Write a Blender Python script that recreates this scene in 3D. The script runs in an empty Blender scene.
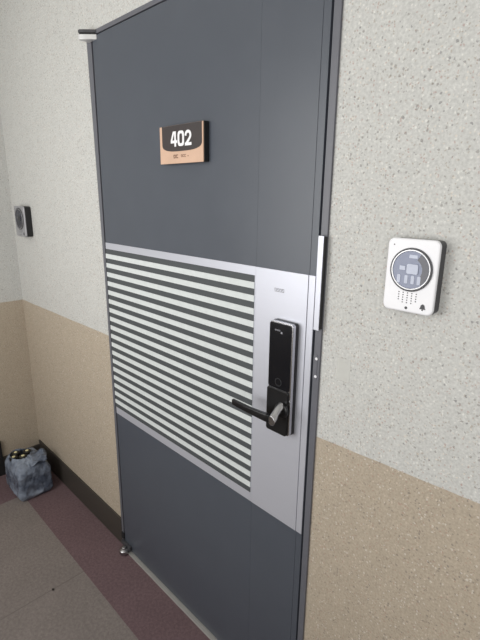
import bpy, bmesh, math, random
from mathutils import Vector, Matrix, noise
random.seed(4)
S = bpy.context.scene
COL = S.collection
S.view_settings.view_transform = 'Standard'
S.view_settings.look = 'None'
S.view_settings.gamma = 1.0
S.view_settings.use_curve_mapping = False
S.view_settings.exposure = 0.0

# ------------------------------------------------------------------ materials
def lin(c):
    return tuple((v / 12.92 if v <= .04045 else ((v + .055) / 1.055) ** 2.4) for v in (x / 255 for x in c)) + (1,)

class NT:
    def __init__(s, name):
        s.m = bpy.data.materials.new(name); s.m.use_nodes = True
        s.n = s.m.node_tree.nodes; s.l = s.m.node_tree.links
        s.b = s.n['Principled BSDF']
    def node(s, t, **kw):
        n = s.n.new(t)
        for k, v in kw.items(): setattr(n, k, v)
        return n
    def link(s, a, b): s.l.new(a, b)
    def math(s, op, a, b=None, c=None, clamp=False):
        n = s.node('ShaderNodeMath', operation=op); n.use_clamp = clamp
        for i, v in enumerate((a, b, c)):
            if v is None: continue
            if isinstance(v, (int, float)): n.inputs[i].default_value = v
            else: s.link(v, n.inputs[i])
        return n.outputs[0]
    def mix(s, f, a, b, mode='MIX'):
        n = s.node('ShaderNodeMix', data_type='RGBA', blend_type=mode)
        for sock, v in ((n.inputs[0], f), (n.inputs[6], a), (n.inputs[7], b)):
            if isinstance(v, (int, float)): sock.default_value = v
            elif isinstance(v, tuple): sock.default_value = v
            else: s.link(v, sock)
        return n.outputs[2]
    def pos(s): return s.node('ShaderNodeNewGeometry').outputs['Position']
    def obj(s): return s.node('ShaderNodeTexCoord').outputs['Object']
    def noise(s, vec, scale, detail=3, rough=.5):
        n = s.node('ShaderNodeTexNoise'); n.inputs['Scale'].default_value = scale
        n.inputs['Detail'].default_value = detail; n.inputs['Roughness'].default_value = rough
        s.link(vec, n.inputs['Vector']); return n.outputs['Fac']
    def ramp(s, f, stops, interp='LINEAR'):
        n = s.node('ShaderNodeValToRGB'); n.color_ramp.interpolation = interp
        e = n.color_ramp.elements
        while len(e) < len(stops): e.new(.5)
        for i, (p, c) in enumerate(stops): e[i].position = p; e[i].color = c
        s.link(f, n.inputs[0]); return n.outputs[0]
    def rng(s, f, a, b, c=0, d=1):
        n = s.node('ShaderNodeMapRange'); s.link(f, n.inputs[0])
        for i, v in enumerate((a, b, c, d)): n.inputs[i + 1].default_value = v
        return n.outputs[0]
    def bump(s, h, strength, dist=.001):
        n = s.node('ShaderNodeBump'); n.inputs['Strength'].default_value = strength
        n.inputs['Distance'].default_value = dist
        s.link(h, n.inputs['Height']); s.link(n.outputs[0], s.b.inputs['Normal'])
    def set(s, **kw):
        for k, v in kw.items():
            k = k.replace('_', ' ')
            if isinstance(v, (int, float, tuple)): s.b.inputs[k].default_value = v
            else: s.link(v, s.b.inputs[k])
        return s.m

def plain(name, rgb, rough=.5, metal=0.0, var=.08, nscale=40, bump=0, **kw):
    t = NT(name)
    f = t.noise(t.obj(), nscale, 4)
    c = lin(rgb)
    lo = tuple(max(0, v * (1 - var)) for v in c[:3]) + (1,); hi = tuple(min(1, v * (1 + var)) for v in c[:3]) + (1,)
    t.set(Base_Color=t.ramp(f, [(.25, lo), (.75, hi)]), Roughness=t.rng(f, .2, .8, rough * .93, min(1, rough * 1.07)), Metallic=metal, **kw)
    if bump: t.bump(f, bump, .0006)
    return t.m

def stone_wall(name):
    """stone-chip paint: pale above, beige below a painted line"""
    t = NT(name); p = t.pos()
    sp = t.node('ShaderNodeSeparateXYZ'); t.link(p, sp.inputs[0])
    x, y, z = sp.outputs
    zl = t.math('ADD', t.math('MULTIPLY', x, .012), 1.0195)
    zr = t.math('ADD', t.math('MULTIPLY', x, .039), .9545)
    side = t.math('GREATER_THAN', x, .5)
    mixv = t.math('ADD', t.math('MULTIPLY', zr, side), t.math('MULTIPLY', zl, t.math('SUBTRACT', 1, side)))
    wob = t.math('MULTIPLY', t.math('SUBTRACT', t.noise(p, 9, 2), .5), .006)
    low = t.math('LESS_THAN', z, t.math('ADD', mixv, wob))
    m1 = t.noise(p, 26, 5, .7); m2 = t.noise(p, 170, 3, .6)
    up = t.mix(m1, lin((194, 194, 191)), lin((212, 212, 208)))
    dn = t.mix(m1, lin((174, 162, 145)), lin((194, 181, 163)))
    base = t.mix(low, up, dn)
    base = t.mix(t.rng(m2, .35, .65), t.mix(1.0, base, (.80, .80, .80, 1), 'MULTIPLY'), base)
    nz = t.node('ShaderNodeTexNoise'); nz.inputs['Scale'].default_value = 230; t.link(p, nz.inputs['Vector'])
    vm = t.node('ShaderNodeVectorMath', operation='MULTIPLY_ADD'); t.link(nz.outputs['Color'], vm.inputs[0])
    vm.inputs[1].default_value = (.006, .006, .006); t.link(p, vm.inputs[2])
    def specks(scale, thr, keep, stops, strength, base):
        v = t.node('ShaderNodeTexVoronoi'); v.inputs['Scale'].default_value = scale
        t.link(vm.outputs[0], v.inputs['Vector'])
        sc = t.node('ShaderNodeSeparateColor'); t.link(v.outputs['Color'], sc.inputs[0])
        d = t.math('LESS_THAN', v.outputs['Distance'], thr)
        k = t.math('LESS_THAN', sc.outputs[0], keep)
        f = t.math('MULTIPLY', t.math('MULTIPLY', d, k), strength)
        return t.mix(f, base, t.ramp(sc.outputs[1], stops, 'CONSTANT'))
    dark = [(0, lin((118, 112, 106))), (.4, lin((150, 132, 112))), (.7, lin((166, 128, 116))), (.88, lin((92, 90, 92)))]
    lite = [(0, lin((240, 238, 232))), (.5, lin((228, 214, 196))), (.8, lin((244, 240, 234)))]
    base = specks(190, .34, .32, dark, .47, base)
    base = specks(120, .30, .22, dark, .5, base)
    base = specks(160, .34, .24, lite, .34, base)
    t.set(Base_Color=base, Roughness=.72)
    t.b.inputs['Specular IOR Level'].default_value = .3
    t.bump(m2, .25, .0015)
    return t.m

def carpet(name, a, b, seam=False):
    t = NT(name); p = t.pos()
    n1 = t.noise(p, 420, 3, .7); n2 = t.noise(p, 90, 4, .7); n3 = t.noise(p, 5, 2)
    c = t.mix(t.rng(n1, .3, .7), lin(a), lin(b))
    c = t.mix(t.rng(n2, .35, .7), t.mix(1.0, c, (.72, .70, .70, 1), 'MULTIPLY'), c)
    c = t.mix(t.rng(n3, .3, .7), t.mix(1.0, c, (.9, .9, .9, 1), 'MULTIPLY'), c)
    if seam:
        sp = t.node('ShaderNodeSeparateXYZ'); t.link(p, sp.inputs[0])
        fx = t.math('ABSOLUTE', t.math('SUBTRACT', t.math('FRACT', t.math('ADD', sp.outputs[0], .5)), .5))
        s_ = t.math('LESS_THAN', fx, .002)
        c = t.mix(t.math('MULTIPLY', s_, t.rng(n2, .3, .8)), c, lin((80, 74, 72)))
    t.set(Base_Color=c, Roughness=.97); t.b.inputs['Specular IOR Level'].default_value = .1
    t.bump(n1, .6, .003)
    return t.m

def brushed(name, rgb, rough, metal=1.0, sx=4, sz=700):
    t = NT(name); o = t.obj()
    mp = t.node('ShaderNodeMapping'); mp.inputs['Scale'].default_value = (sx, 1, sz); t.link(o, mp.inputs[0])
    f = t.noise(mp.outputs[0], 1, 3)
    c = lin(rgb)
    t.set(Base_Color=t.mix(f, tuple(v * .93 for v in c[:3]) + (1,), c), Roughness=t.rng(f, .2, .8, rough * .9, rough * 1.1), Metallic=metal)
    return t.m

def bag_mat(name):
    t = NT(name); o = t.obj()
    wv = t.node('ShaderNodeTexNoise'); wv.inputs['Scale'].default_value = 14; t.link(o, wv.inputs['Vector'])
    vm = t.node('ShaderNodeVectorMath', operation='MULTIPLY_ADD'); t.link(wv.outputs['Color'], vm.inputs[0])
    vm.inputs[1].default_value = (.05, .05, .05); t.link(o, vm.inputs[2])
    vo = t.node('ShaderNodeTexVoronoi'); vo.inputs['Scale'].default_value = 19; t.link(vm.outputs[0], vo.inputs['Vector'])
    f = t.rng(t.noise(vm.outputs[0], 11, 3, .6), .34, .68); g = vo.outputs['Distance']
    t.set(Base_Color=t.mix(f, lin((82, 90, 106)), lin((158, 168, 184))), Roughness=.26, Transmission_Weight=.12, IOR=1.3)
    t.bump(g, .6, .02)
    return t.m

M = dict(
    wall=stone_wall('speckled_stone_paint'),
    door=plain('charcoal_door_paint', (76, 81, 90), .36, .0, .04, 12),
    frame=plain('charcoal_frame_paint', (98, 99, 106), .42, .0, .05, 20),
    rubber=plain('black_gasket_and_shade', (28, 28, 30), .7),
    silver=brushed('brushed_silver', (206, 208, 218), .44, .5),
    slat=plain('pale_slat_enamel', (208, 213, 213), .45, 0, .04, 60),
    groove=plain('dark_slat_groove', (70, 74, 77), .6, 0, .05, 60),
    chrome=plain('chrome', (198, 198, 202), .22, 1.0, .03),
    steel=plain('hinge_steel', (176, 176, 178), .34, 1.0, .06),
    bright=plain('polished_hinge_steel', (214, 214, 214), .4, .35, .03),
    alu=plain('aluminium_threshold', (176, 174, 170), .45, .35, .05),
    black=plain('black_plastic', (17, 17, 19), .34, 0, .1),
    glass=plain('black_glass', (18, 19, 24), .16, 0, .05, 8),
    grey=plain('grey_print', (150, 150, 156), .6),
    faint=plain('faint_print', (34, 35, 39), .5),
    peach=plain('peach_plaque', (206, 172, 148), .5, 0, .06, 25),
    brown=plain('dark_brown_plaque', (54, 47, 47), .5, 0, .08, 25),
    ink=plain('brown_ink', (116, 84, 66), .6),
    white=plain('white_print', (238, 238, 240), .5, 0, .02),
    plastic=plain('white_plastic', (236, 236, 240), .38, 0, .02),
    casing=plain('dark_grey_casing', (66, 66, 70), .45),
    sgrey=plain('silver_plastic', (172, 172, 176), .35, .5, .05),
    lens=plain('camera_window', (104, 112, 138), .14, 0, .12, 30),
    lensd=plain('camera_window_dark', (40, 42, 56), .14, 0, .1, 30),
    lensw=plain('camera_reflection', (176, 182, 200), .25, 0, .08, 60),
    base=plain('dark_brown_vinyl', (62, 57, 52), .6, 0, .12, 30),
    carpet=carpet('grey_carpet', (126, 119, 115), (160, 151, 146), True),
    border=carpet('burgundy_carpet', (108, 90, 93), (138, 116, 119)),
    bag=bag_mat('grey_plastic_film'),
    bottle=plain('dark_bottle_glass', (34, 34, 26), .2, 0, .1),
    cap=plain('black_cap', (30, 30, 26), .4),
    cream=plain('cream_cap_glint', (222, 214, 170), .5),
    ceil=plain('ceiling_white', (222, 221, 216), .9, 0, .03, 6),
    mark=plain('pale_patch', (228, 228, 223), .6, 0, .02, 30, Alpha=.42),
    crumb=plain('dark_crumb', (40, 34, 32), .9),
)

# ------------------------------------------------------------------ helpers
def empty(name, loc, **props):
    o = bpy.data.objects.new(name, None); o.empty_display_size = .05
    COL.objects.link(o); o.location = loc
    for k, v in props.items(): o[k] = v
    return o
def root_loc(o):
    v = Vector((0, 0, 0))
    while o: v += o.location; o = o.parent
    return v
def link(name, bm, mats, parent=None, smooth=False, bevel=0, segs=2, loc=None, **props):
    """bm holds world coordinates; a loc makes a top-level mesh with its origin there"""
    off = root_loc(parent) if parent else Vector(loc or (0, 0, 0))
    bmesh.ops.translate(bm, verts=bm.verts, vec=-off)
    bmesh.ops.recalc_face_normals(bm, faces=bm.faces)
    me = bpy.data.meshes.new(name); bm.to_mesh(me); bm.free()
    for m in (mats if isinstance(mats, (list, tuple)) else [mats]): me.materials.append(m)
    o = bpy.data.objects.new(name, me); COL.objects.link(o)
    if parent: o.parent = parent
    else: o.location = off
    if smooth:
        for f in me.polygons: f.use_smooth = True
    if bevel:
        b = o.modifiers.new('bevel', 'BEVEL'); b.width = bevel; b.segments = segs; b.limit_method = 'ANGLE'; b.angle_limit = math.radians(40)
        for f in me.polygons: f.use_smooth = True
        w = o.modifiers.new('wn', 'WEIGHTED_NORMAL'); w.keep_sharp = True
    for k, v in props.items(): o[k] = v
    return o
def box(bm, x0, x1, y0, y1, z0, z1, mi=0):
    vs = [bm.verts.new((x, y, z)) for x in (x0, x1) for y in (y0, y1) for z in (z0, z1)]
    for q in ((0, 1, 3, 2), (4, 6, 7, 5), (0, 4, 5, 1), (2, 3, 7, 6), (0, 2, 6, 4), (1, 5, 7, 3)):
        bm.faces.new([vs[i] for i in q]).material_index = mi
    return bm
def B(*a, mi=0): return box(bmesh.new(), *a, mi=mi)
def prism(bm, pts, y0, y1, mi=0):
    """polygon in x,z extruded from y0 (front) to y1"""
    a = [bm.verts.new((x, y0, z)) for x, z in pts]; b = [bm.verts.new((x, y1, z)) for x, z in pts]
    n = len(pts)
    bm.faces.new(a).material_index = mi; bm.faces.new(b[::-1]).material_index = mi
    for i in range(n):
        bm.faces.new((a[i], b[i], b[(i + 1) % n], a[(i + 1) % n])).material_index = mi
    return bm
def rrect(x0, x1, z0, z1, r, n=6):
    out = []
    for cx, cz, a0 in ((x1 - r, z1 - r, 0), (x0 + r, z1 - r, 90), (x0 + r, z0 + r, 180), (x1 - r, z0 + r, 270)):
        for i in range(n + 1):
            a = math.radians(a0 + 90 * i / n); out.append((cx + r * math.cos(a), cz + r * math.sin(a)))
    return out
def circ(cx, cz, r, n=40): return [(cx + r * math.cos(2 * math.pi * i / n), cz + r * math.sin(2 * math.pi * i / n)) for i in range(n)]
def ring(bm, cx, cz, ro, ri, y0, y1, n=48, mi=0):
    o, i_ = circ(cx, cz, ro, n), circ(cx, cz, ri, n)
    V = [[bm.verts.new((p[0], y, p[1])) for p in c] for c, y in ((o, y0), (i_, y0), (i_, y1), (o, y1))]
    for k in range(4):
        for j in range(n):
            bm.faces.new((V[k][j], V[k][(j + 1) % n], V[(k + 1) % 4][(j + 1) % n], V[(k + 1) % 4][j])).material_index = mi
    return bm
def lathe(bm, prof, c, axis='z', n=28, mi=0):
    """prof: (radius, height) list along an axis from point c"""
    rows = []
    for r, h in prof:
        row = []
        for i in range(n):
            a = 2 * math.pi * i / n; u, v = r * math.cos(a), r * math.sin(a)
            row.append(bm.verts.new((c[0] + u, c[1] + v, c[2] + h) if axis == 'z' else (c[0] + u, c[1] + h, c[2] + v)))
        rows.append(row)
    for a, b in zip(rows, rows[1:]):
        for i in range(n): bm.faces.new((a[i], a[(i + 1) % n], b[(i + 1) % n], b[i])).material_index = mi
    bm.faces.new(rows[0]).material_index = mi; bm.faces.new(rows[-1][::-1]).material_index = mi
    return bm
def loft(bm, secs, mi=0):
    rows = [[bm.verts.new(p) for p in s] for s in secs]; n = len(rows[0])
    for a, b in zip(rows, rows[1:]):
        for i in range(n): bm.faces.new((a[i], a[(i + 1) % n], b[(i + 1) % n], b[i])).material_index = mi
    bm.faces.new(rows[0]).material_index = mi; bm.faces.new(rows[-1][::-1]).material_index = mi
    return bm

# ------------------------------------------------------------------ the setting
WY = .006            # front of the painted wall
XL, XR, YF, H = -1.0, 3.4, -1.62, 2.5
bm = bmesh.new()
box(bm, XL - .12, -.026, WY, .2, 0, H); box(bm, 1.0145, XR, WY, .2, 0, H); box(bm, -.026, 1.0145, WY, .2, 2.117, H)
link('wall_back', bm, M['wall'], kind='structure')
link('wall_left', B(XL - .12, XL, YF - .12, WY, 0, H), M['wall'], kind='structure')
WZ0, WZ1 = .8, 2.3
WINS = ((-.55, .75), (1.55, 2.9))     # windows of the corridor, behind the camera
bm = bmesh.new()
box(bm, XL, XR, YF - .12, YF, 0, WZ0); box(bm, XL, XR, YF - .12, YF, WZ1, H)
for a, b in ((XL, WINS[0][0]), (WINS[0][1], WINS[1][0]), (WINS[1][1], XR)): box(bm, a, b, YF - .12, YF, WZ0, WZ1)
link('wall_front', bm, M['wall'], kind='structure')
link('ceiling', B(XL - .12, XR, YF - .12, .2, H, H + .1), M['ceil'], kind='structure')
for i, (wx0, wx1) in enumerate(WINS):
    bm = bmesh.new()
    for x0, x1, z0, z1 in ((wx0, wx1, WZ0, WZ0 + .05), (wx0, wx1, WZ1 - .05, WZ1), (wx0, wx0 + .05, WZ0 + .05, WZ1 - .05), (wx1 - .05, wx1, WZ0 + .05, WZ1 - .05)):
        box(bm, x0, x1, YF - .1, YF - .03, z0, z1)
    link('window_%d' % (i + 1), bm, M['slat'], kind='structure')
bm = bmesh.new()
BY, BX = -.205, -.715
for x0, x1, y0, y1, mi in ((BX, XR, YF, BY, 0), (XL, XR, BY, .2, 1), (XL, BX, YF, BY, 1)):
    box(bm, x0, x1, y0, y1, -.05, 0, mi)
link('floor', bm, [M['carpet'], M['border']], kind='structure')
link('baseboard_left', B(XL + .012, -.0265, -.002, WY, 0, .140), M['base'], kind='structure', bevel=.002)
link('baseboard_right', B(1.016, XR, -.002, WY, 0, .140), M['base'], kind='structure', bevel=.002)
link('baseboard_far', B(XL, XL + .012, YF, WY, 0, .107), M['base'], kind='structure', bevel=.002)

link('trim_3', B(XL, XL + .02, -.36, -.210, 0, .215), M['rubber'], kind='structure')
# door frame
bm = bmesh.new()
box(bm, -.026, -.0100, 0, .1, 0, 2.117); box(bm, .9963, 1.0145, 0, .1, 0, 2.117); box(bm, -.0100, .9963, 0, .1, 2.1035, 2.117)
prism(bm, [(-.0275, 1.30), (-.0255, 1.30), (-.0255, 2.1168), (-.044, 2.1168), (-.0425, 2.04)], .0003, WY)
fr = link('trim_1', bm, M['frame'], kind='structure', bevel=.0012)
bm = bmesh.new()
box(bm, -.0100, .02, .048, .1, .006, 2.1035); box(bm, .97, .9963, .048, .1, .006, 2.1035); box(bm, .02, .97, .048, .1, 2.08, 2.1035)
link('gasket', bm, M['rubber'], fr)
bm = bmesh.new(); prism(bm, rrect(.997, 1.0085, 1.146, 1.212, .003), -.0012, 0)
sp = link('strike_plate', bm, M['frame'], fr)
for z in (1.156, 1.202):
    bm = bmesh.new(); lathe(bm, [(.0038, 0), (.0038, -.0008), (.0028, -.0018)], (1.006, -.0012, z), 'y', 14)
    link('screw', bm, M['plastic'], sp)
link('trim_2', B(-.010, .995, -.015, .1, 0, .006), M['alu'], kind='structure', bevel=.001)

# ------------------------------------------------------------------ the door
dr = empty('door_1', (0, 0, .006), kind='structure', label='charcoal steel apartment door with a silver slatted band across its middle', category='door')
Z0, Z1 = .010, 2.099
bm = bmesh.new()
box(bm, .001, .7983, 0, .044, Z0, Z1)
box(bm, .7988, .9712, -.0003, .044, Z0, Z1)
box(bm, .9716, .9905, .0003, .044, Z0, Z1)
box(bm, .79, .98, .0022, .040, Z0 + .001, Z1 - .001)
link('leaf', bm, M['door'], dr, bevel=.0004)
ZB, ZT = .6868, 1.4022
link('band_plate', B(.0025, .7982, -.0025, 0, ZB, ZT), M['silver'], dr, bevel=.0008, label='silver border plate around the slats')
bm = bmesh.new()
box(bm, .7989, .9704, -.0030, -.0003, ZB, ZT); box(bm, .9718, .9905, -.0024, .0004, ZB, ZT)
link('lock_plate', bm, M['silver'], dr, bevel=.0008, label='plain silver plate behind the lock')
bm = bmesh.new()
sp_, top = (1.3694 - .7264) / 18, 1.3694
for i in range(19):
    z = top - i * sp_
    box(bm, .003, .7955, -.0030, -.0025, z - .0092, z + .0092, 1)
    if i < 18:
        zc = z - sp_ / 2
        box(bm, .003, .7955, -.0045, -.0025, zc - sp_ / 2 + .0092, zc + sp_ / 2 - .0092, 0)
link('slat_grille', bm, [M['slat'], M['groove']], dr, label='pale horizontal slats with dark grooves')
# small print on the silver plate
bm = bmesh.new()
def glyphs(bm, x0, x1, z0, z1, n, y, t):
    w = (x1 - x0) / n; h = z1 - z0
    rnd = random.Random(n * 7)
    for i in range(n):
        a = x0 + i * w + w * .08; b = x0 + (i + 1) * w - w * .12
        box(bm, a, b, y, y + .0004, z1 - t, z1); box(bm, a, a + t, y, y + .0004, z0 + h * .35, z1 - t)
        box(bm, a, b, y, y + .0004, z0, z0 + t)
        if rnd.random() < .6: box(bm, b - t, b, y, y + .0004, z0 + t, z1 - h * .3)
glyphs(bm, .866, .899, 1.3475, 1.3565, 4, -.0036, .0014)
link('print', bm, M['grey'], dr)
# latch guard lapping over the gap
bm = bmesh.new()
box(bm, .9985, 1.0135, -.0115, -.0095, 1.276, 1.496)
box(bm, .9985, 1.0020, -.0095, -.0006, 1.276, 1.496)
link('latch_guard', bm, M['silver'], dr, bevel=.0008, label='silver latch guard strip at the door edge')
link('guard_shade', B(1.0022, 1.0160, -.0094, -.0004, 1.279, 1.494), M['rubber'], dr)  # black strip painting the shade at the right of the latch guard

# digital lock
LX0, LX1, LZ0, LZ1 = .8735, .9505, .975, 1.279
lk = link('digital_lock', prism(bmesh.new(), rrect(LX0, LX1, LZ0, LZ1, .008), -.0135, -.0032), M['black'], dr, bevel=.001, label='black digital lock with glossy keypad and lever')
link('bezel', prism(bmesh.new(), rrect(LX0 + .0008, LX1 - .0008, LZ0 + .001, LZ1 - .001, .008), -.0245, -.0135), M['chrome'], lk, bevel=.0012, label='chrome rim')
link('keypad', prism(bmesh.new(), rrect(LX0 + .0008, LX1 - .005, 1.1, LZ1 - .0045, .006), -.0262, -.0245), M['glass'], lk, bevel=.0008)
link('lower_cover', prism(bmesh.new(), rrect(LX0, LX1 - .0065, LZ0, 1.099, .007), -.0295, -.0245), M['black'], lk, bevel=.0016)
bm = bmesh.new(); glyphs(bm, .892, .910, 1.2545, 1.2580, 5, -.0266, .0008); box(bm, .912, .917, -.0266, -.0262, 1.249, 1.254)
link('print', bm, M['grey'], lk)
link('keypad_ring', ring(bmesh.new(), .909, 1.118, .011, .0092, -.0266, -.0262), M['faint'], lk)
PX, PZ = .929, 1.048
bm = bmesh.new(); lathe(bm, [(.021, 0), (.021, -.006), (.0185, -.0085)], (PX, -.0295, PZ), 'y', 36)
link('rosette', bm, M['black'], lk, smooth=False, bevel=.0005)
secs = []
for yy, dz, rr in ((-.034, .010, .0110), (-.046, .006, .0096), (-.056, -.002, .0096), (-.062, -.010, .0112), (-.0715, -.016, .0116), (-.073, -.016, .0104)):
    secs.append([(PX + rr * math.cos(q), yy, PZ + dz + rr * 1.15 * math.sin(q)) for q in (2 * math.pi * i / 28 for i in range(28))])
bm = loft(bmesh.new(), secs)
link('lever_neck', bm, M['chrome'], lk, bevel=.0005)
secs = []
for s, h, d in ((0, .0115, .0065), (.012, .012, .0068), (.03, .0112, .006), (.07, .0098, .0052), (.115, .0092, .0048), (.135, .0088, .0046), (.137, .0082, .004)):
    cx = PX - .008 - s; cy = -.0675 + .004 * math.sin(s / .14 * math.pi) * -1
    secs.append([(cx, cy + d * math.copysign(abs(math.cos(a)) ** .3, math.cos(a)), PZ - .014 + h*.9 * math.copysign(abs(math.sin(a)) ** .3, math.sin(a))) for a in (2 * math.pi * i / 20 for i in range(20))])
link('lever', loft(bmesh.new(), secs), M['black'], lk, smooth=True)

# pivot hinges
def hinge(z, up):
    bm = bmesh.new()
    if up:
        plan = [(-.022, -.0005), (-.023, -.036), (-.018, -.042), (-.008, -.041), (.006, -.028), (.032, -.0012), (.032, -.0005)]
        def slab(k, za, zb):
            bm = bmesh.new(); c = Vector((0, -.02))
            return loft(bm, [[(c.x + (x - c.x) * k, min(-.0005, c.y + (y - c.y) * k), zz) for x, y in plan] for zz in (za, zb)])
        h = link('pivot_hinge', slab(.98, z - .003, z + .0055), M['casing'], dr, bevel=.0015)
        link('hinge_arm', slab(1, z - .0245, z - .0095), M['bright'], h, bevel=.003, label='bright steel arm')
        link('washer', slab(.85, z - .0095, z - .003), M['rubber'], h)
    if not up:
        h = link('pivot_hinge', B(-.012, .060, -.014, -.001, z - .010, z + .008), M['casing'], dr, bevel=.0012)
        bm = bmesh.new(); lathe(bm, [(.019, 0), (.020, .002), (.020, .016), (.016, .020), (.010, .022), (.010, .030), (.006, .033)], (.032, -.026, .0065), 'z', 28)
        link('pivot', bm, M['steel'], h, bevel=.0006, label='steel pivot')
        bm = bmesh.new(); prism(bm, rrect(-.022, -.002, .0465, .075, .002), -.006, -.0006)
        link('hinge_cover', bm, M['rubber'], h)
hinge(2.1095, True); hinge(.032, False)

# ------------------------------------------------------------------ number plaque on the door
X0, X1, P0, P1 = .4090, .6115, 1.6685, 1.7725
sg = empty('door_sign', (.51, 0, P0), label='peach and dark brown plaque reading 402 high on the charcoal door', category='sign')
YS = -.0195
link('backing', B(X0 + .001, X1, YS + .003, -.0006, P0 + .001, P1), M['rubber'], sg, bevel=.0008, label='black edge of the plaque')
link('face', B(X0, X1 - .002, YS, YS + .003, P0, P1 - .0005), M['peach'], sg, bevel=.0006)
pts = [(.4215, P1 - .001), (.4215, 1.722)]
for i in range(1, 24):
    a = math.pi + math.pi * i / 24
    pts.append((.513 + .0915 * (abs(math.cos(a)) ** .62) * math.copysign(1, math.cos(a)), 1.722 + .0205 * math.copysign(abs(math.sin(a)) ** .8, math.sin(a))))
pts += [(.6045, 1.722), (.6045, P1 - .001)]
link('dark_panel', prism(bmesh.new(), pts, YS - .0008, YS), M['brown'], sg, label='dark brown rounded panel')
NS = [0]
def stroke(bm, pts, mi=0):
    NS[0] += 1; prism(bm, pts, YS - .0014 - (NS[0] % 9) * .00006, YS - .0008, mi)
zA, zB_, s = 1.7145, 1.7555, .0078
dw, adv, x = .0295, .0330, .4650
# 4
bm = bmesh.new()
stroke(bm, [(x + .0170, zA), (x + .0170 + s, zA), (x + .0170 + s, zB_), (x + .0170, zB_)])
stroke(bm, [(x, zA + .0095), (x + dw + .001, zA + .0095), (x + dw + .001, zA + .0170), (x, zA + .0170)])
stroke(bm, [(x, zA + .0170), (x + s * .95, zA + .0170), (x + .0190, zB_), (x + .0110, zB_)])
link('digit', bm, M['white'], sg, label='white digit 4')
# 0
x += adv
bm = bmesh.new(); n = 40
def se(a, w, h, p=.55): return (x + dw / 2 + w * math.copysign(abs(math.cos(a)) ** p, math.cos(a)), (zA + zB_) / 2 + h * math.copysign(abs(math.sin(a)) ** p, math.sin(a)))
o_, i_ = [[se(2 * math.pi * k / n, w, h) for k in range(n)] for w, h in ((dw / 2, (zB_ - zA) / 2), (dw / 2 - s, (zB_ - zA) / 2 - .0075))]
V = [[bm.verts.new((p[0], y, p[1])) for p in c] for c, y in ((o_, YS - .0016), (i_, YS - .0016), (i_, YS - .0008), (o_, YS - .0008))]
for k in range(4):
    for j in range(n): bm.faces.new((V[k][j], V[k][(j + 1) % n], V[(k + 1) % 4][(j + 1) % n], V[(k + 1) % 4][j]))
link('digit', bm, M['white'], sg, label='white digit 0')
# 2
x += adv
bm = bmesh.new(); path = []
cz = zB_ - .0145
for k in range(15):
    a = math.radians(185 - 205 * k / 14); path.append((x + dw / 2 + (dw / 2 - s / 2) * math.cos(a), cz + .0102 * math.sin(a)))
path += [(x + dw * .62, zA + .0155), (x + s / 2 + .001, zA + .0040)]
L = []; R = []
for k, p in enumerate(path):
    q0 = Vector(path[max(0, k - 1)]); q1 = Vector(path[min(len(path) - 1, k + 1)]); t = (q1 - q0).normalized(); nn = Vector((-t.y, t.x)) * s / 2
    L.append(Vector(p) + nn); R.append(Vector(p) - nn)
for k in range(len(path) - 1): stroke(bm, [tuple(L[k]), tuple(L[k + 1]), tuple(R[k + 1]), tuple(R[k])])
stroke(bm, [(x, zA), (x + dw, zA), (x + dw, zA + .0078), (x, zA + .0078)])
link('digit', bm, M['white'], sg, label='white digit 2')
bm = bmesh.new()
glyphs(bm, .474, .498, 1.683, 1.693, 2, YS - .0004, .0026); glyphs(bm, .510, .534, 1.685, 1.692, 3, YS - .0004, .0016); box(bm, .541, .545, YS - .0004, YS, 1.686, 1.6885)
link('print', bm, M['ink'], sg, label='small brown print')

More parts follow.
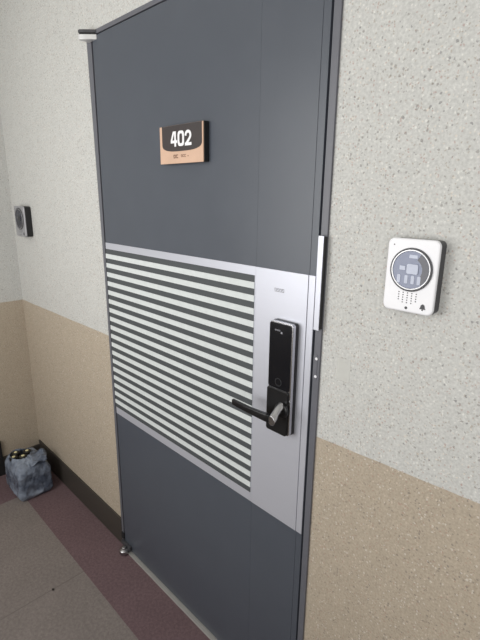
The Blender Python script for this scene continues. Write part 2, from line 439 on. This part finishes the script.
# ------------------------------------------------------------------ door intercoms on the wall
def intercom(x0, x1, z0, z1, th, shell, label, pale, back):
    yf = WY - th
    r = empty('door_intercom', ((x0 + x1) / 2, WY, z0), label=label, category='intercom', group='door intercoms on the pale wall')
    w = x1 - x0; h = z1 - z0
    link('casing', prism(bmesh.new(), rrect(x0 + .003, x1, z0 + .002, z1 - .001, .010), yf + .006, WY), back, r, bevel=.002, label='dark back casing')
    # front shell, a little domed
    secs = []
    for k, (ins, y) in enumerate(((0, yf + .0075), (0, yf + .003), (.0012, yf + .0008), (.0035, yf))):
        secs.append([(px, y, pz) for px, pz in rrect(x0 + ins, x1 - .001 - ins, z0 + ins, z1 - ins, .012 - ins)])
    link('front_shell', loft(bmesh.new(), secs), shell, r)
    cx, cz, R_ = x0 + w * .505, z0 + h * .59, w * .405
    rg = link('camera_ring', ring(bmesh.new(), cx, cz, R_, R_ * .93, yf - .0030, yf), M['casing'], r, bevel=.0008, label='dark grey ring')
    link('inner_ring', ring(bmesh.new(), cx, cz, R_ * .93, R_ * .86, yf - .0036, yf), M['steel'], rg, bevel=.0006, label='bright metal ring')
    win = link('camera_window', prism(bmesh.new(), circ(cx, cz, R_ * .86), yf - .0022, yf), M['lens'] if pale else M['lensd'], r)
    q = R_ * .86
    yw = yf - .0030
    link('lens', prism(bmesh.new(), rrect(cx - q * .22, cx + q * .42, cz - q * .22, cz + q * .32, q * .1), yw - .001, yf - .0022), M['lensw'] if pale else M['glass'], win, bevel=.0006)  # on the white unit, a pale box painting a reflection in the window
    bm = bmesh.new()
    prism(bm, [(cx - q * .15, cz + q * .62), (cx + q * .32, cz + q * .62), (cx + q * .3, cz + q * .8), (cx - q * .12, cz + q * .8)], yw, yf - .0022)
    for a in (-.62, -.2, .16, .5):
        l2 = bmesh.new(); prism(l2, rrect(cx + q * a - q * .09, cx + q * a + q * .09, cz - q * .74, cz - q * .30, q * .05), yw, yf - .0022)
        link('reflection_patch', l2, M['lensw'] if pale else M['casing'], win)
    l2 = prism(bmesh.new(), rrect(cx - q * .62, cx - q * .30, cz - q * .04, cz + q * .18, q * .05), yw, yf - .0022)
    link('reflection_patch', l2, M['lensw'] if pale else M['casing'], win)
    link('reflection_strip', bm, M['lensw'] if pale else M['casing'], win)  # pale patches paint window reflections on the white unit
    bm = bmesh.new()
    prism(bm, [(cx + q * math.cos(a) * f, cz + q * math.sin(a) * f) for f, rr in ((.98, range(-50, 61, 10)), (.62, range(60, -51, -10))) for a in (math.radians(v) for v in rr)], yw + .0004, yf - .0022)
    link('shade', bm, M['lensd'], win)
    bm = bmesh.new()
    for i in range(5):
        for j in range(6):
            if (i in (0, 4) and j in (0, 5)): continue
            lathe(bm, [(.00125, 0), (.00125, -.0003)], (cx - w * .19 + i * w * .085, yf - .0001, z0 + h * .135 + j * h * .034), 'y', 10)
    link('speaker_hole', bm, M['casing'], r)
    bm = bmesh.new(); lathe(bm, [(.0028, 0), (.0028, -.0006)], (cx - w * .02, yf - .0001, z0 + h * .062), 'y', 16)
    link('microphone', bm, M['casing'], r)
    bm = bmesh.new(); bx, bz, u = x0 + w * .80, z0 + h * .105, w * .058
    prism(bm, [(bx - u, bz - u * .6), (bx + u, bz - u * .6), (bx + u * .75, bz - u * .1), (bx + u * .6, bz + u * .7), (bx, bz + u * 1.1), (bx - u * .6, bz + u * .7), (bx - u * .75, bz - u * .1)], yf - .0006, yf)
    prism(bm, circ(bx, bz - u * .85, u * .25, 12), yf - .0006, yf)
    link('bell_symbol', bm, M['casing'], r)
    bm = bmesh.new(); lathe(bm, [(.0013, 0), (.0013, -.0004)], (x0 + w * .13, yf - .0001, z1 - h * .09), 'y', 10)
    link('indicator', bm, M['casing'], r)
    return r
intercom(1.1735, 1.2770, 1.3635, 1.5055, .027, M['plastic'], 'white door intercom with round camera on the wall right of the door', True, M['casing'])
intercom(-.868, -.738, 1.3700, 1.5190, .036, M['sgrey'], 'silver and black door intercom on the left wall near the corner', False, M['rubber'])

# ------------------------------------------------------------------ faint square patch
link('adhesive_patch', prism(bmesh.new(), rrect(1.060, 1.096, 1.164, 1.221, .002), WY - .0006, WY + .0004), M['mark'], loc=(1.078, WY, 1.164), label='faint pale square patch on the wall between door edge and white intercom', category='sticker')

# ------------------------------------------------------------------ plastic bag with bottles in the corner
bx0, bx1, by0, by1, bh = -.862, -.642, -.240, -.065, .180
hx, hy, hr = -.792, -.172, .062            # mouth of the bag
def crease(x, y, z):
    """crumpled film: sharp folds of several sizes"""
    v = Vector((x, y, z)); w = Vector((noise.noise(v * 17), noise.noise(v * 17 + Vector((5, 1, 2))), 0)) * .02
    a = 1 - 2 * abs(noise.noise((v + w) * 24)); b = 1 - 2 * abs(noise.noise((v + w) * 52 + Vector((3, 7, 1)))); c = noise.noise(v * 9)
    d = 1 - 2 * abs(noise.noise((v + w) * 95 + Vector((1, 2, 8))))
    return a * .0030 + b * .0030 + d * .0018 + c * .004
def bag():
    bm = bmesh.new(); n = 132; P = rrect(0, 1, 0, 1, .07, 32)
    def rim(i, ins):
        x, z = P[int(i / n * len(P)) % len(P)]
        return bx0 + ins + x * (bx1 - bx0 - 2 * ins), by0 + ins + z * (by1 - by0 - 2 * ins)
    # resample the outline evenly
    L = [0]; Q = [Vector(p) for p in P]
    for k in range(len(Q)): L.append(L[-1] + (Q[(k + 1) % len(Q)] - Q[k]).length)
    E = []
    for i in range(n):
        d = L[-1] * i / n; k = max(j for j in range(len(Q)) if L[j] <= d)
        E.append(Q[k].lerp(Q[(k + 1) % len(Q)], (d - L[k]) / max(1e-9, L[k + 1] - L[k])))
    rows = []; N = 22
    cen = Vector(((bx0 + bx1) / 2, (by0 + by1) / 2, 0))
    for j in range(N + 1):
        f = j / N; z = .002 + (bh - .002) * f
        ins = .012 * (1 - min(1, f * 8)) + .010 * max(0, f - .85) / .15 + .006 * f
        row = []
        for e in E:
            x = bx0 + ins + e.x * (bx1 - bx0 - 2 * ins); y = by0 + ins + e.y * (by1 - by0 - 2 * ins)
            d = (Vector((x, y, 0)) - cen).normalized(); k = crease(x, y, z) * min(1, f * 6 + .25)
            row.append(bm.verts.new((x + d.x * k, y + d.y * k, max(.0015, z + .004 * noise.noise(Vector((x * 40, y * 40, 0))) * f))))
        rows.append(row)
    top = rows[-1]
    for f in (.1, .2, .3, .4, .5, .6, .7, .8, .9, 1.0):
        row = []
        for i in range(n):
            p = top[i].co; ang = math.atan2(p.y - hy, p.x - hx)
            q = Vector((hx + hr * math.cos(ang), hy + hr * .8 * math.sin(ang), bh + .006))
            v = p.lerp(q, f)
            v.z += .7 * crease(v.x * 1.1, v.y * 1.1, .3) + .010 * math.sin(min(1, f * 1.6) * math.pi / 2) + (.006 if f == 1 else 0)
            row.append(bm.verts.new(v))
        rows.append(row)
    for a, b in zip(rows, rows[1:]):
        for i in range(n): bm.faces.new((a[i], a[(i + 1) % n], b[(i + 1) % n], b[i]))
    bm.faces.new(rows[0][::-1])
    return bm
bg = empty('plastic_bag', ((bx0 + bx1) / 2, (by0 + by1) / 2, 0), label='crumpled grey plastic bag of bottles on the floor in the corner', category='bag')
f = link('film', bag(), M['bag'], bg, smooth=True)
s_ = f.modifiers.new('solid', 'SOLIDIFY'); s_.thickness = .0012
# a folded handle lying on top, towards the wall
bm = bmesh.new(); G = []
for i in range(15):
    row = []
    for j in range(9):
        u, v = i / 14, j / 8
        x = -.748 + .105 * u; y = -.155 + .085 * v + .012 * math.sin(u * 5)
        z = bh + .020 + .012 * v * (1 - .55 * u) + .012 * noise.noise(Vector((u * 4, v * 3, 5))) + .006 * math.sin(v * 9 + u * 4)
        row.append(bm.verts.new((x, y, z)))
    G.append(row)
for i in range(14):
    for j in range(8): bm.faces.new((G[i][j], G[i + 1][j], G[i + 1][j + 1], G[i][j + 1]))
hd = link('handle', bm, M['bag'], bg, smooth=True)
hd.modifiers.new('solid', 'SOLIDIFY').thickness = .0012
places = [(-.822, -.184, 'black capped bottle in the bag mouth, nearest the far wall'), (-.792, -.134, 'black capped bottle in the bag mouth, nearest the door wall'),
          (-.788, -.206, 'black capped bottle in the bag mouth, nearest the corridor'), (-.758, -.168, 'black capped bottle in the bag mouth, nearest the door')]
for i, (x, y, lab) in enumerate(places):
    zt = .206 + (0, .004, -.003, .002)[i]
    r = empty('bottle', (x, y, .004), label=lab, category='bottle', group='bottles in the plastic bag')
    bm = bmesh.new(); lathe(bm, [(.022, 0), (.024, .004), (.024, .11), (.0225, .128), (.0190, .145), (.0170, zt - .022 - .004)], (x, y, .004), 'z', 24)
    link('body', bm, M['bottle'], r, bevel=.0004)
    bm = bmesh.new(); lathe(bm, [(.0205, 0), (.0212, .002), (.0212, .019), (.0185, .0215)], (x, y, zt - .022), 'z', 24)
    link('cap', bm, M['cap'], r, bevel=.0004)
    bm = bmesh.new(); lathe(bm, [(.0085, 0), (.0085, .001), (.0070, .0018)], (x, y, zt - .0005), 'z', 18)  # pale disc painting the glint on the cap
    link('cap_glint', bm, M['cream'], r, label='cream glint painted on the cap')

# crumb on the carpet
bm = bmesh.new(); bmesh.ops.create_icosphere(bm, subdivisions=2, radius=.005, matrix=Matrix.Translation((.004, -.341, .003)) @ Matrix.Diagonal((1.2, .8, .6, 1)))
for v in bm.verts: v.co += Vector((0, 0, 1)) * 0 + v.normal * .0012 * noise.noise(v.co * 400)
link('crumb', bm, M['crumb'], loc=(.004, -.341, 0), label='tiny dark crumb on the grey carpet', category='crumb')

# ------------------------------------------------------------------ light
def area(name, loc, rot, sx, sy, power, col):
    l = bpy.data.lights.new(name, 'AREA'); l.shape = 'RECTANGLE'; l.size = sx; l.size_y = sy; l.energy = power; l.color = col
    o = bpy.data.objects.new(name, l); o.location = loc; o.rotation_euler = rot; COL.objects.link(o); return o
for i, (wx0, wx1) in enumerate(WINS):
    area('window_daylight', ((wx0 + wx1) / 2, YF - .025, (WZ0 + WZ1) / 2), (math.radians(90), 0, 0), wx1 - wx0 - .1, WZ1 - WZ0 - .1, (26.5, 20)[i], (1.0, .99, .97))
w = bpy.data.worlds.new('world'); S.world = w; w.use_nodes = True
w.node_tree.nodes['Background'].inputs[0].default_value = (.92, .95, 1, 1); w.node_tree.nodes['Background'].inputs[1].default_value = .25

# ------------------------------------------------------------------ camera
cd = bpy.data.cameras.new('camera'); cam = bpy.data.objects.new('camera', cd); COL.objects.link(cam)
yaw, pit, rol = .7938, .2672, .0122
fw = Vector((-math.sin(yaw) * math.cos(pit), math.cos(yaw) * math.cos(pit), -math.sin(pit)))
r = fw.cross(Vector((0, 0, 1))).normalized(); u = r.cross(fw)
r2 = r * math.cos(rol) + u * math.sin(rol); u2 = -r * math.sin(rol) + u * math.cos(rol)
m = Matrix((r2, u2, -fw)).transposed().to_4x4(); m.translation = Vector((1.6117, -.8579, 1.5797))
cam.matrix_world = m
cd.sensor_fit = 'HORIZONTAL'; cd.sensor_width = 36; cd.lens = 453.05 * 36 / 480; cd.clip_start = .02
S.camera = cam
